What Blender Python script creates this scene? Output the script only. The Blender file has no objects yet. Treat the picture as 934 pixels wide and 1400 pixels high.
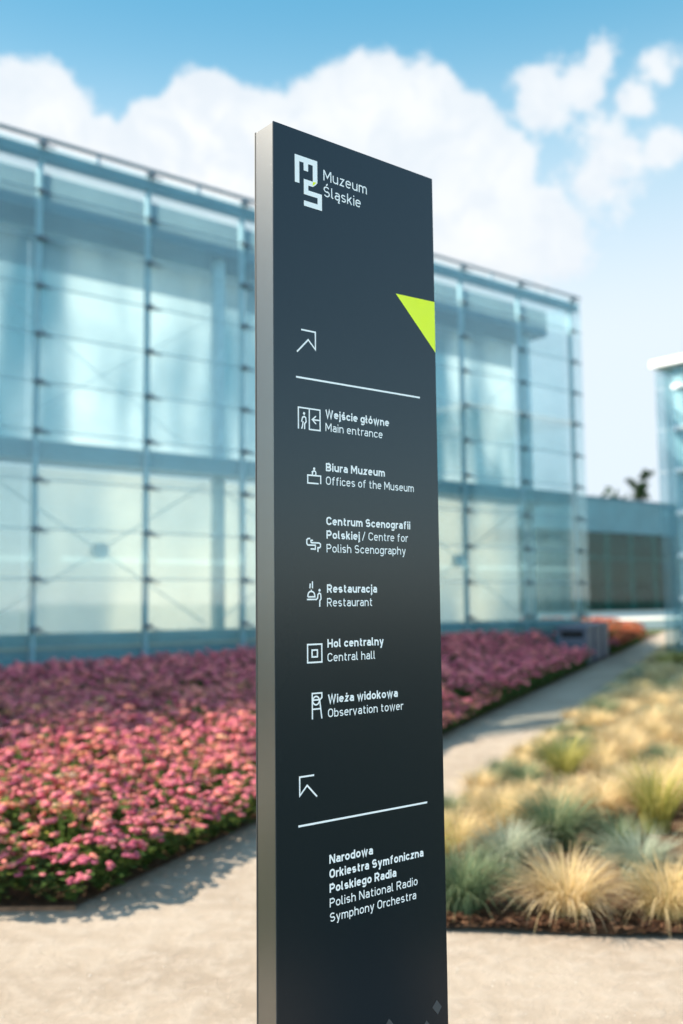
import bpy, bmesh, math, random
import numpy as np
from mathutils import Vector, Matrix
R = math.radians
random.seed(7); rng = np.random.default_rng(7)
S = bpy.context.scene
COL = S.collection

# ------------------------------------------------------------------ camera
EYE = 1.55
PITCH, ROLL = .0905, -.0104
cd = bpy.data.cameras.new('camera'); cam = bpy.data.objects.new('camera', cd); COL.objects.link(cam)
cp, sp, cr, sr = math.cos(PITCH), math.sin(PITCH), math.cos(ROLL), math.sin(ROLL)
mx = Matrix(((cr, -sr, 0), (-sr*sp, -cr*sp, -cp), (sr*cp, cr*cp, -sp))).to_4x4()
mx.translation = (0, 0, EYE)
cam.matrix_world = mx
cd.sensor_fit = 'HORIZONTAL'; cd.sensor_width = 24; cd.lens = 35
cd.clip_start = .05; cd.clip_end = 3000
cd.dof.use_dof = True; cd.dof.focus_distance = 2.37; cd.dof.aperture_fstop = 1.8; cd.dof.aperture_blades = 9
S.camera = cam

# ------------------------------------------------------------------ sun, sky, exposure
SUN_AZ, SUN_EL = -80, 39.5          # degrees; azimuth clockwise from +Y
sv = Vector((math.sin(R(SUN_AZ))*math.cos(R(SUN_EL)), math.cos(R(SUN_AZ))*math.cos(R(SUN_EL)), math.sin(R(SUN_EL))))
ld = bpy.data.lights.new('sun', 'SUN'); sun = bpy.data.objects.new('sun', ld); COL.objects.link(sun)
sun.rotation_euler = sv.to_track_quat('Z', 'Y').to_euler()
ld.energy = 4.0; ld.angle = R(.53); ld.color = (1, .9, .76)
S.view_settings.view_transform = 'Standard'; S.view_settings.look = 'None'
S.view_settings.exposure = 1.7; S.view_settings.gamma = 1
S.render.engine = 'CYCLES'
S.cycles.use_denoising = True
S.cycles.max_bounces = 10; S.cycles.transparent_max_bounces = 24; S.cycles.transmission_bounces = 6
S.cycles.caustics_reflective = False; S.cycles.caustics_refractive = False
S.cycles.sample_clamp_indirect = 6

class NT:
    """tiny node-tree helper"""
    def __init__(s, tree): s.t = tree; s.n = tree.nodes; s.l = tree.links
    def new(s, typ, ins=None, **kw):
        nd = s.n.new(typ)
        for k, v in kw.items(): setattr(nd, k, v)
        for k, v in (ins or {}).items(): s.put(nd, k, v)
        return nd
    def put(s, nd, k, v):
        sock = nd.inputs[k]
        if isinstance(v, bpy.types.NodeSocket): s.l.new(v, sock)
        elif isinstance(v, bpy.types.Node): s.l.new(v.outputs[0], sock)
        else: sock.default_value = v
    def math(s, op, a, b=0., c=0., clamp=False):
        return s.new('ShaderNodeMath', {0: a, 1: b, 2: c}, operation=op, use_clamp=clamp).outputs[0]
    def mapr(s, v, a, b, c=0., d=1., smooth=True):
        return s.new('ShaderNodeMapRange', {'Value': v, 'From Min': a, 'From Max': b, 'To Min': c, 'To Max': d},
                     interpolation_type='SMOOTHSTEP' if smooth else 'LINEAR').outputs[0]
    def mix(s, f, a, b, typ='MIX'):
        nd = s.new('ShaderNodeMix', data_type='RGBA', blend_type=typ, clamp_factor=True)
        s.put(nd, 0, f); s.put(nd, 6, a); s.put(nd, 7, b)
        return nd.outputs[2]
    def noise(s, vec, scale, detail=4., rough=.55, dist=0.):
        nd = s.new('ShaderNodeTexNoise', {'Scale': scale, 'Detail': detail, 'Roughness': rough, 'Distortion': dist})
        if vec is not None: s.put(nd, 'Vector', vec)
        return nd.outputs[0]

def rgb(r, g, b): return (r, g, b, 1)

W = bpy.data.worlds.new('World'); S.world = W; W.use_nodes = True
w = NT(W.node_tree); w.n.clear()
sky = w.new('ShaderNodeTexSky', sky_type='NISHITA', sun_disc=False, sun_elevation=R(SUN_EL), sun_rotation=R(SUN_AZ % 360),
            altitude=200, air_density=1.0, dust_density=.3, ozone_density=2.2)
SKY_STR = .095
tc = w.new('ShaderNodeTexCoord').outputs['Generated']
sep = w.new('ShaderNodeSeparateXYZ', {0: tc})
n1 = w.noise(tc, 13., 8., .6, .15); n2 = w.noise(tc, 42., 6., .65); n3 = w.noise(tc, 4.5, 3.)
# cumulus heaps: azimuth, elevation, angular radius (deg), weight
heaps = [(-17.0, 25.6, 2.9, 1), (-19.6, 25.4, 3.0, 1), (-7.8, 26.2, 3.0, 1), (-10.6, 25.2, 2.5, 1), (-5.0, 25.6, 3.0, 1),
         (-1.2, 25.6, 3.0, 1), (1.9, 27.0, 3.2, 1), (4.6, 26.6, 3.0, 1), (7.2, 25.0, 2.9, 1), (9.6, 23.6, 2.4, .85),
         (-15, 22.5, 4.6, 1), (-8, 22, 5.5, 1), (0, 22, 6, 1), (7, 21, 5.2, .95), (11.5, 20.5, 3.4, .55),
         (15.4, 28.9, 1.3, .30), (14.2, 27.6, 1.3, .28), (12.0, 27.3, 1.8, .28), (18.4, 27.8, 1.2, .33), (17.6, 26.4, 1.1, .26), (18.8, 23.9, 1.3, .5), (16.0, 24.0, 2.0, .32), (14.8, 22.4, 2.0, .34),
         (-34, 30, 8, .8), (38, 24, 8, .9), (70, 35, 12, .7), (-75, 32, 12, .8), (-150, 40, 12, .7)]
best = None
for az, el, rad, wt in heaps:
    c = (math.sin(R(az))*math.cos(R(el)), math.cos(R(az))*math.cos(R(el)), math.sin(R(el)))
    dist = w.new('ShaderNodeVectorMath', {0: tc, 1: c}, operation='DISTANCE').outputs['Value']
    v = w.math('MULTIPLY_ADD', dist, -wt/R(rad)/1.0, wt)
    best = v if best is None else w.math('SMOOTH_MAX', best, v, .12)
edge = w.math('ADD', best, w.math('MULTIPLY', w.math('SUBTRACT', n1, .5), 1.15))
edge = w.math('ADD', edge, w.math('MULTIPLY', w.math('SUBTRACT', n2, .5), .45))
wisp = w.noise(tc, 70., 4., .6, .6)
edge = w.math('ADD', edge, w.math('MULTIPLY', w.math('SUBTRACT', wisp, .5), .22))
cmask = w.mapr(edge, -.10, .16)
soft = w.mapr(edge, .1, .9)
cloud = w.mix(soft, rgb(3.08, 3.2, 3.3), rgb(3.45, 3.45, 3.45))
puff = w.noise(tc, 22., 5., .6, .4)
cloud = w.mix(w.mapr(puff, .38, .66, 0., .75), cloud, rgb(2.68, 2.9, 3.15))
cloud = w.mix(w.mapr(n3, .35, .7, 0., .5), cloud, rgb(2.8, 3.0, 3.2))
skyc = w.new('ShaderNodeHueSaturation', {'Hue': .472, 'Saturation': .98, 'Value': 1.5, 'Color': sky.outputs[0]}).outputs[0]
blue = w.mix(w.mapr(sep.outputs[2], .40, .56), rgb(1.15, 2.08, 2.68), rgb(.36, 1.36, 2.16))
skyc = w.mix(w.mapr(sep.outputs[1], -.2, .5, .0, .92), skyc, blue, 'DARKEN')     # caps the sky ahead; behind stays brighter as added fill for the sign
haze = w.mapr(sep.outputs[2], .50, .24, 0., .95)
front = w.mapr(sep.outputs[1], -.3, .6, .25, 1.)       # hazier ahead, thinner behind so the sign mirrors blue
haze = w.math('MULTIPLY', haze, front)
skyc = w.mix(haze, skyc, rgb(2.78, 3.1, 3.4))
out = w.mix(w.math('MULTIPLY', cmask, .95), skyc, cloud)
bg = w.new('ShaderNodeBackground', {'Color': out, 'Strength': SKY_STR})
w.new('ShaderNodeOutputWorld', {'Surface': bg})

# ------------------------------------------------------------------ materials
def material(name):
    m = bpy.data.materials.new(name); m.use_nodes = True
    t = NT(m.node_tree); t.n.clear()
    o = t.new('ShaderNodeOutputMaterial')
    return m, t, o
def pbr(name, col, rough=.5, metal=0., spec=.5, var=.12, scale=6., bump=0., bscale=60., coat=0., rough_var=True, dust=False):
    m, t, o = material(name)
    tc = t.new('ShaderNodeTexCoord').outputs['Object']
    n = t.noise(tc, scale, 5.)
    c = t.mix(t.mapr(n, .3, .7), rgb(*[x*(1-var) for x in col]), rgb(*[min(1, x*(1+var)) for x in col]))
    b = t.new('ShaderNodeBsdfPrincipled', {'Base Color': c, 'Metallic': metal, 'Specular IOR Level': spec, 'Coat Weight': coat})
    if rough_var: t.put(b, 'Roughness', t.mapr(t.noise(tc, scale*2.3, 4.), .3, .7, max(0, rough-.06), min(1, rough+.06)))
    if not rough_var: t.put(b, 'Roughness', rough)
    if dust:                                           # sparse specks of dust
        t.put(b, 'Base Color', t.mix(t.mapr(t.noise(tc, 260., 2., .5), .735, .80, 0., .16), c, rgb(.4, .4, .38)))
    if bump:
        t.put(b, 'Normal', t.new('ShaderNodeBump', {'Strength': bump, 'Distance': .01, 'Height': t.noise(tc, bscale, 6.)}))
    t.put(o, 'Surface', b)
    return m
def leafy(name, stops, rough=.6, trans=.35, attr=None, tint=.25):
    """foliage or petals: colour varies per island (attribute) and per object; thin enough to pass light"""
    m, t, o = material(name)
    info = t.new('ShaderNodeObjectInfo').outputs['Random']
    f = info
    if attr:
        a = t.new('ShaderNodeAttribute', attribute_name=attr).outputs['Fac']
        f = t.math('ADD', t.math('MULTIPLY', a, 1-tint), t.math('MULTIPLY', info, tint))
    r = t.new('ShaderNodeValToRGB', {0: f}); cr_ = r.color_ramp
    while len(cr_.elements) > 1: cr_.elements.remove(cr_.elements[-1])
    cr_.elements[0].position = stops[0][0]; cr_.elements[0].color = rgb(*stops[0][1])
    for p, c in stops[1:]:
        e = cr_.elements.new(p); e.color = rgb(*c)
    d = t.new('ShaderNodeBsdfPrincipled', {'Base Color': r.outputs[0], 'Roughness': rough, 'Specular IOR Level': .12})
    tr = t.new('ShaderNodeBsdfTranslucent', {'Color': r.outputs[0]})
    t.put(o, 'Surface', t.new('ShaderNodeMixShader', {0: trans, 1: d, 2: tr}))
    return m
def glassy(name, tint, frost, fcol, refl=1.0, rough=.03):
    """laminated facade glass: tinted see-through, a little milky, mirror-like at glancing angles"""
    m, t, o = material(name)
    tc = t.new('ShaderNodeTexCoord').outputs['Object']
    tr = t.new('ShaderNodeBsdfTransparent', {'Color': rgb(*tint)})
    df = t.new('ShaderNodeMixShader', {0: .55, 1: t.new('ShaderNodeBsdfDiffuse', {'Color': rgb(*fcol)}),
                                       2: t.new('ShaderNodeBsdfTranslucent', {'Color': rgb(*fcol)})})
    ff = t.mapr(t.noise(tc, .7, 3.), .3, .7, frost*.7, frost*1.3)
    body = t.new('ShaderNodeMixShader', {0: ff, 1: tr, 2: df})
    gl = t.new('ShaderNodeBsdfGlossy', {'Color': rgb(.95, 1, 1), 'Roughness': rough})
    geo = t.new('ShaderNodeNewGeometry').outputs['Backfacing']    # only the outer face of a pane mirrors
    fr = t.math('MULTIPLY', t.new('ShaderNodeFresnel', {'IOR': 1.5}).outputs[0], t.math('SUBTRACT', 1., geo))
    t.put(o, 'Surface', t.new('ShaderNodeMixShader', {0: t.math('MULTIPLY', fr, refl, clamp=True), 1: body, 2: gl}))
    return m
def screen(name, cols, scale):
    """frosted translucent wall sheets"""
    m, t, o = material(name)
    tc = t.new('ShaderNodeTexCoord').outputs['Object']
    mp = t.new('ShaderNodeMapping', {'Vector': tc, 'Scale': (1, 1, .3)})
    f = t.mapr(t.noise(mp.outputs[0], scale, 2.), .35, .65)
    c = t.mix(f, rgb(*cols[0]), rgb(*cols[1]))
    t.put(o, 'Surface', t.new('ShaderNodeMixShader', {0: .72, 1: t.new('ShaderNodeBsdfDiffuse', {'Color': c}),
                                                      2: t.new('ShaderNodeBsdfTranslucent', {'Color': c})}))
    return m
def gravelly(name, c1, c2, c3, bump=.6, fine=220.):
    m, t, o = material(name)
    tc = t.new('ShaderNodeTexCoord').outputs['Object']
    big = t.mapr(t.noise(tc, .9, 5.), .3, .7); mid = t.noise(tc, 9., 6., .65); sm = t.noise(tc, fine, 3., .7)
    c = t.mix(big, rgb(*c1), rgb(*c2))
    c = t.mix(t.mapr(mid, .40, .66, 0, .7), c, rgb(*c3))
    c = t.mix(t.mapr(sm, .42, .66, 0, .5), c, rgb(*[x*.55 for x in c3]))
    h = t.math('ADD', t.math('MULTIPLY', mid, 1.6), t.math('MULTIPLY', sm, .5))
    b = t.new('ShaderNodeBsdfPrincipled', {'Base Color': c, 'Roughness': .95, 'Specular IOR Level': .15,
              'Normal': t.new('ShaderNodeBump', {'Strength': bump, 'Distance': .02, 'Height': h})})
    t.put(o, 'Surface', b)
    return m

M = {}
M['panel'] = pbr('anthracite_paint', (.0045, .0105, .0165), .24, spec=.34, var=.02, scale=3, rough_var=False, dust=True)
M['alu'] = pbr('brushed_aluminium', (.215, .215, .21), .26, metal=.95, var=.02, scale=3, rough_var=False, dust=True)
M['dark_edge'] = pbr('dark_edge', (.02, .022, .024), .5)
M['white_ink'] = pbr('white_ink', (.95, .94, .93), .5, var=.01)
M['lime'] = pbr('lime_film', (.88, .98, .0), .45, var=.03)
M['faint'] = pbr('faint_grey', (.045, .052, .06), .45, var=.05)  # slightly lighter grey of the squares low on the front panel
M['steel'] = pbr('teal_grey_steel', (.27, .42, .48), .45, metal=.1, var=.1)
M['clamp'] = pbr('clamp_steel', (.10, .14, .17), .45, metal=.3, var=.15)
M['blue_steel'] = pbr('blue_grey_beam', (.09, .23, .28), .5, var=.15, scale=1.2)
M['slate'] = pbr('slate_blue_roof', (.04, .125, .18), .6, var=.2, scale=.8)
M['rail'] = pbr('rail_steel', (.22, .28, .32), .4, metal=.5)
M['pale_steel'] = pbr('pale_painted_steel', (.55, .66, .70), .5)
M['white_steel'] = pbr('white_painted_steel', (.88, .88, .86), .45, var=.04)
M['joint'] = pbr('joint_silicone', (.26, .40, .46), .6)
M['concrete'] = pbr('pale_concrete', (.5, .47, .42), .8, bump=.2)
M['ledge'] = pbr('cream_ledge', (.80, .72, .60), .7, var=.08)
M['plinth'] = pbr('blue_plinth', (.09, .24, .28), .55, var=.15, scale=1.)
M['tan'] = pbr('tan_ledge', (.45, .38, .27), .7)
M['dark_in'] = pbr('dark_interior', (.015, .07, .066), .8, var=.4, scale=.6)
M['fascia'] = pbr('blue_fascia', (.075, .19, .23), .45, var=.12, scale=.7)
M['glass'] = glassy('facade_glass', (.89, .95, .955), .17, (.42, .62, .67), 1.3)
M['glass_clear'] = glassy('end_glass', (.92, .975, .985), .05, (.55, .76, .82), 1.0)
M['glass_tower'] = glassy('tower_glass', (.84, .93, .95), .2, (.38, .56, .62), 1.0)
M['glass_rear'] = glassy('rear_glass', (.93, .97, .98), .05, (.6, .8, .85), .6)
M['glass_dark'] = glassy('low_glass', (.36, .66, .62), .22, (.05, .20, .19), .5)
M['screen_lo'] = screen('cream_screen', ((.60, .535, .46), (.25, .29, .315)), .42)
M['screen_hi'] = screen('white_screen', ((.74, .77, .78), (.05, .15, .21)), .6)
M['screen_white'] = screen('white_sheet', ((.92, .92, .90), (.86, .88, .88)), .5)
M['clear'] = glassy('clear_sheet', (.96, .98, .98), .02, (.6, .8, .85), .6)
M['bin'] = pbr('slate_bin_paint', (.06, .068, .10), .5, var=.12, scale=3.)
M['black'] = pbr('black_opening', (.012, .012, .014), .8)
M['sand'] = gravelly('sand_path', (.37, .298, .228), (.27, .208, .152), (.40, .33, .262))
M['path'] = M['sand']
M['soil'] = gravelly('bark_soil', (.075, .04, .025), (.10, .055, .03), (.13, .075, .04), 1.)
M['lawn'] = gravelly('lawn_soil', (.05, .075, .025), (.075, .09, .035), (.10, .10, .045), .8)  # dark green for the unseen ground, added to dim reflections in the sign
M['stone'] = leafy('pebbles', [(0, (.30, .25, .19)), (.5, (.40, .34, .27)), (1, (.58, .53, .46))], .9, 0., 'tint', 0)
M['sedum_leaf'] = leafy('sedum_leaf', [(0, (.035, .07, .02)), (.45, (.08, .13, .03)), (.8, (.17, .20, .04)), (1, (.38, .33, .06))], .5, .3, 'tint', .2)
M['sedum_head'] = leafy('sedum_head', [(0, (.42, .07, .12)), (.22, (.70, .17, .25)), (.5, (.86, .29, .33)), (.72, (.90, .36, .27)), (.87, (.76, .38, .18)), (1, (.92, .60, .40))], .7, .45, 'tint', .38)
M['sedum_sunlit'] = leafy('sedum_sunlit', [(0, (.30, .05, .04)), (.5, (.66, .16, .08)), (1, (.80, .30, .12))], .7, .42, 'tint', .25)  # orange red puts the backlit sun glow into the far blooms' colour
M['straw'] = leafy('straw_blades', [(0, (.34, .29, .12)), (.35, (.56, .42, .20)), (.7, (.70, .54, .31)), (1, (.80, .68, .47))], .65, .48, 'tint', .2)
M['fescue'] = leafy('fescue_blades', [(0, (.07, .12, .06)), (.5, (.14, .19, .10)), (.8, (.30, .30, .16)), (1, (.55, .45, .25))], .6, .35, 'tint', .2)
M['sage'] = leafy('sage_blades', [(0, (.20, .25, .17)), (.5, (.33, .36, .26)), (1, (.55, .52, .40))], .6, .38, 'tint', .2)
M['lush'] = leafy('lush_blades', [(0, (.16, .18, .04)), (.5, (.34, .31, .08)), (.8, (.52, .43, .14)), (1, (.66, .52, .24))], .6, .42, 'tint', .2)
M['tree_leaf'] = leafy('tree_leaf', [(0, (.02, .045, .02)), (.6, (.045, .085, .03)), (1, (.09, .13, .045))], .6, .25, 'tint', .2)
M['bark'] = pbr('bark', (.10, .075, .055), .9, var=.3, bump=.6, bscale=20)
M['turf'] = leafy('turf', [(0, (.06, .10, .03)), (1, (.16, .18, .06))], .7, .3, 'tint', .2)

# ------------------------------------------------------------------ builders
class MB:
    """collects simple solids, then links them as one mesh object"""
    def __init__(s): s.v = []; s.f = []; s.m = None
    def add(s, vs, fs):
        k = len(s.v); s.v += [tuple(p) for p in vs]; s.f += [tuple(i+k for i in f) for f in fs]; return s
    def box(s, x0, x1, y0, y1, z0, z1, bev=0.):
        if bev <= 0:
            vs = [(x, y, z) for x in (x0, x1) for y in (y0, y1) for z in (z0, z1)]
            return s.add(vs, [(0, 1, 3, 2), (4, 6, 7, 5), (0, 4, 5, 1), (2, 3, 7, 6), (0, 2, 6, 4), (1, 5, 7, 3)])
        b = bmesh.new(); bmesh.ops.create_cube(b, size=1)
        for v in b.verts: v.co = ((x0+x1)/2+v.co.x*(x1-x0), (y0+y1)/2+v.co.y*(y1-y0), (z0+z1)/2+v.co.z*(z1-z0))
        bmesh.ops.bevel(b, geom=list(b.edges), offset=bev, segments=2, affect='EDGES', profile=.5)
        return s.take(b)
    def take(s, b):
        b.verts.index_update(); vs = [v.co[:] for v in b.verts]; fs = [[v.index for v in f.verts] for f in b.faces]; b.free()
        return s.add(vs, fs)
    def tube(s, a, b, r, r2=None, n=10):
        a = Vector(a); b = Vector(b); r2 = r if r2 is None else r2
        q = (b-a).to_track_quat('Z', 'Y'); vs = []
        for p, rr in ((a, r), (b, r2)):
            for i in range(n):
                t = 2*math.pi*i/n; vs.append(p+q @ Vector((rr*math.cos(t), rr*math.sin(t), 0)))
        fs = [(i, (i+1) % n, n+(i+1) % n, n+i) for i in range(n)] + [tuple(range(n))[::-1], tuple(range(n, 2*n))]
        return s.add(vs, fs)
    def build(s, name, m, parent=None, smooth=False, attr=None):
        me = bpy.data.meshes.new(name); me.from_pydata(s.v, [], s.f); me.update()
        return link(name, me, m, parent, smooth)
def link(name, me, m, parent=None, smooth=False):
    if m is not None: me.materials.append(m)
    if smooth: me.polygons.foreach_set('use_smooth', [True]*len(me.polygons))
    o = bpy.data.objects.new(name, me); COL.objects.link(o)
    if parent is not None: o.parent = parent
    return o
def film(o, face):
    """the milky film sits on one face of a clear sheet"""
    o.data.materials.append(M['clear']); o.data.polygons.foreach_set('material_index', [0 if i == face else 1 for i in range(6)]); return o
def tag(o, label=None, cat=None, group=None, kind=None):
    if label: o['label'] = label
    if cat: o['category'] = cat
    if group: o['group'] = group
    if kind: o['kind'] = kind
    return o
def thing(name, label, cat, loc=(0, 0, 0), rz=0., group=None):
    o = bpy.data.objects.new(name, None); COL.objects.link(o); o.location = loc; o.rotation_euler = (0, 0, rz)
    o.empty_display_size = .2
    return tag(o, label, cat, group)
def copy_tree(o, parent=None):
    c = o.copy(); COL.objects.link(c); c.parent = parent
    for ch in list(o.children): copy_tree(ch, c)
    return c

TH = .8806                                           # bearing of the facades and of the sign face
RZ = math.pi/2-TH
U = Vector((math.sin(TH), math.cos(TH), 0)); N = Vector((-math.cos(TH), math.sin(TH), 0))
F = Vector((-.343*17.6, 17.6, 0))                    # foot of the glass hall at its local x = 0
def fpt(t, s, z=0): return F+U*t+N*s+Vector((0, 0, z))
def fcoord(x, y):
    q = Vector((x, y, 0))-F
    return q.dot(U), -q.dot(N)

# ------------------------------------------------------------------ ground, paths, beds
def sheet(name, pts, z, m, kind='structure'):
    me = bpy.data.meshes.new(name); me.from_pydata([(x, y, z) for x, y in pts], [], [tuple(range(len(pts)))]); me.update()
    return tag(link(name, me, m), kind=kind)
sheet('ground', [(-900, -900), (900, -900), (900, 900), (-900, 900)], -.012, M['lawn'])
PA = Vector((-1.36, 5.26)); PD = Vector((.3648, .9311))          # left edge of the path and its heading
PN = Vector((PD.y, -PD.x))
PWID = 1.11
def pe(k, side=0.): q = PA+PD*k+PN*side; return (q.x, q.y)
# near sandy forecourt reaches from behind the viewer to the front edges of both beds
sheet('sandy_path', [(-2.0, -9), (1.5, -9), (1.75, 1.2), (2.5, 3.2), (14, 2.4), (14, 3.2), (2.4, 4.75), (0, 5.1), pe(34, PWID+.12), pe(48, PWID), pe(48), pe(.2, -.15), (-1.6, 5.42), (-14, 5.25), (-14, 3.9), (-2.3, 3.7)], 0., M['sand'])

def smooth(a, b, x):
    t = min(1, max(0, (x-a)/(b-a))); return t*t*(3-2*t)
def bank(x, y):
    """the flower bed is banked up towards the glass hall"""
    t, c = fcoord(x, y)
    q = Vector((x, y))-PA; dpath = -q.dot(PN)
    return .02+.30*smooth(7, .6, c)*(.25+.75*smooth(0, 11, t))*smooth(.1, 2.2, dpath)*smooth(5.3, 7.5, y)
def grid_bed(name, inside, hfun, x0, x1, y0, y1, step, m, cuts):
    vs = []; idx = {}; fs = []
    nx = int((x1-x0)/step); ny = int((y1-y0)/step)
    def vid(i, j):
        if (i, j) not in idx:
            x = x0+i*step; y = y0+j*step
            idx[i, j] = len(vs); vs.append((x, y, hfun(x, y)))
        return idx[i, j]
    for i in range(nx):
        for j in range(ny):
            if inside(x0+(i+.5)*step, y0+(j+.5)*step):
                fs.append((vid(i, j), vid(i+1, j), vid(i+1, j+1), vid(i, j+1)))
    b = bmesh.new()
    bv = [b.verts.new(v) for v in vs]
    for f in fs: b.faces.new([bv[i] for i in f])
    for co, no in cuts:
        bmesh.ops.bisect_plane(b, geom=list(b.verts)+list(b.edges)+list(b.faces), plane_co=co, plane_no=no, clear_outer=True)
    me = bpy.data.meshes.new(name); b.to_mesh(me); b.free()
    return tag(link(name, me, m, None, True), kind='structure')
def in_flower(x, y, mg=0.):
    q = Vector((x, y))-PA
    if -q.dot(PN) < mg: return False
    if y < 5.24+mg+.016*(x+1.36): return False
    t, c = fcoord(x, y)
    return c > (.1+mg) if t < 17.2 else c > -11.5+mg
def in_grass(x, y, mg=0.):
    q = Vector((x, y))-PA
    if q.dot(PN) < PWID+mg: return False
    if y < 4.93-.135*max(-1, x+.26)*1.0+mg: return False
    q2 = Vector((x-8.23, y-24.85, 0))
    if q2.dot(U) > -.2 and -6.4 < q2.dot(N) < .4: return False
    return True
grid_bed('flower_bed_soil', lambda x, y: in_flower(x, y, -.4), bank, -11, 26, 4.8, 44, .22, M['soil'],
         [((PA.x-.02, PA.y, 0), (PN.x, PN.y, 0)), ((-1.36, 5.26, 0), (.016, -1, 0))])
grid_bed('grass_bed_soil', lambda x, y: in_grass(x, y, -.4), lambda x, y: .02+.012*math.sin(x*7)*math.sin(y*5), -1.4, 13.5, 3.6, 31, .2, M['soil'],
         [((pe(0, PWID+.02)[0], pe(0, PWID+.02)[1], 0), (-PN.x, -PN.y, 0)), ((-.26, 4.95, 0), (-.135, -1, 0))])
def edging(name, pts, label):
    mb = MB()
    for (ax, ay), (bx, by) in zip(pts, pts[1:]):
        d = Vector((bx-ax, by-ay)); nrm = Vector((-d.y, d.x)).normalized()*.006
        vs = []
        for z in (-.01, .022):
            vs += [(ax+nrm.x, ay+nrm.y, z), (bx+nrm.x, by+nrm.y, z), (bx-nrm.x, by-nrm.y, z), (ax-nrm.x, ay-nrm.y, z)]
        mb.add(vs, [(3, 2, 1, 0), (4, 5, 6, 7), (0, 1, 5, 4), (1, 2, 6, 5), (2, 3, 7, 6), (3, 0, 4, 7)])
    return tag(mb.build(name, M['rust']), label, 'bed edging')
M['rust'] = pbr('rusty_edging', (.20, .10, .055), .8, var=.3, scale=20)
edging('bed_edging', [(-11, 5.07), (-1.38, 5.245)], 'thin rusty metal edging along the front of the pink flower bed')

# ------------------------------------------------------------------ the sign
SW, SH, ST = .5214, 2.675, .0776
sign = thing('wayfinding_sign', 'tall dark slab sign with white lettering and a lime green triangle on sandy path', 'sign', (-.1505, 2.24, 0), RZ)
MB().box(0, SW, 0, .004, .02, SH, .0006).build('front_panel', M['panel'], sign)
MB().box(.0012, SW-.0012, .004, ST-.004, .02, SH-.001, .0008).build('side_profile', M['alu'], sign)
MB().box(0, SW, ST-.004, ST, .02, SH, .0006).build('back_panel', M['dark_edge'], sign)
MB().box(-.05, SW+.05, -.05, ST+.05, -.01, .02, .003).build('base_plate', M['alu'], sign)

def strip(pts, wd, closed=False):
    """offset a 2-D centre line to a ribbon with mitred corners; returns left and right outlines"""
    P = [Vector(p) for p in pts]
    if closed and (P[0]-P[-1]).length < 1e-6: P = P[:-1]
    n = len(P); Lo = []; Ro = []
    for i in range(n):
        a = P[i-1] if (i > 0 or closed) else None
        b = P[(i+1) % n] if (i < n-1 or closed) else None
        d1 = (P[i]-a).normalized() if a is not None else None
        d2 = (b-P[i]).normalized() if b is not None else None
        if d1 is None: d1 = d2
        if d2 is None: d2 = d1
        n1 = Vector((-d1.y, d1.x)); n2 = Vector((-d2.y, d2.x))
        mt = n1+n2
        mt = n1 if mt.length < 1e-6 else mt.normalized()
        k = 1/max(.45, mt.dot(n1))
        Lo.append(P[i]+mt*(wd/2*k)); Ro.append(P[i]-mt*(wd/2*k))
    return Lo, Ro
def ribbon(mb, pts, wd, lev, closed=False):
    Lo, Ro = strip(pts, wd, closed); n = len(Lo); y = -(.0004+.00003*lev)
    vs = [(p.x, y, p.y) for p in Lo]+[(p.x, y, p.y) for p in Ro]
    fs = [(i, (i+1) % n, n+(i+1) % n, n+i) for i in range(n if closed else n-1)]
    mb.add(vs, fs)
def arc(cx, cy, rx, ry, a0, a1, n=10):
    return [(cx+rx*math.cos(R(a0+(a1-a0)*i/n)), cy+ry*math.sin(R(a0+(a1-a0)*i/n))) for i in range(n+1)]

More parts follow.
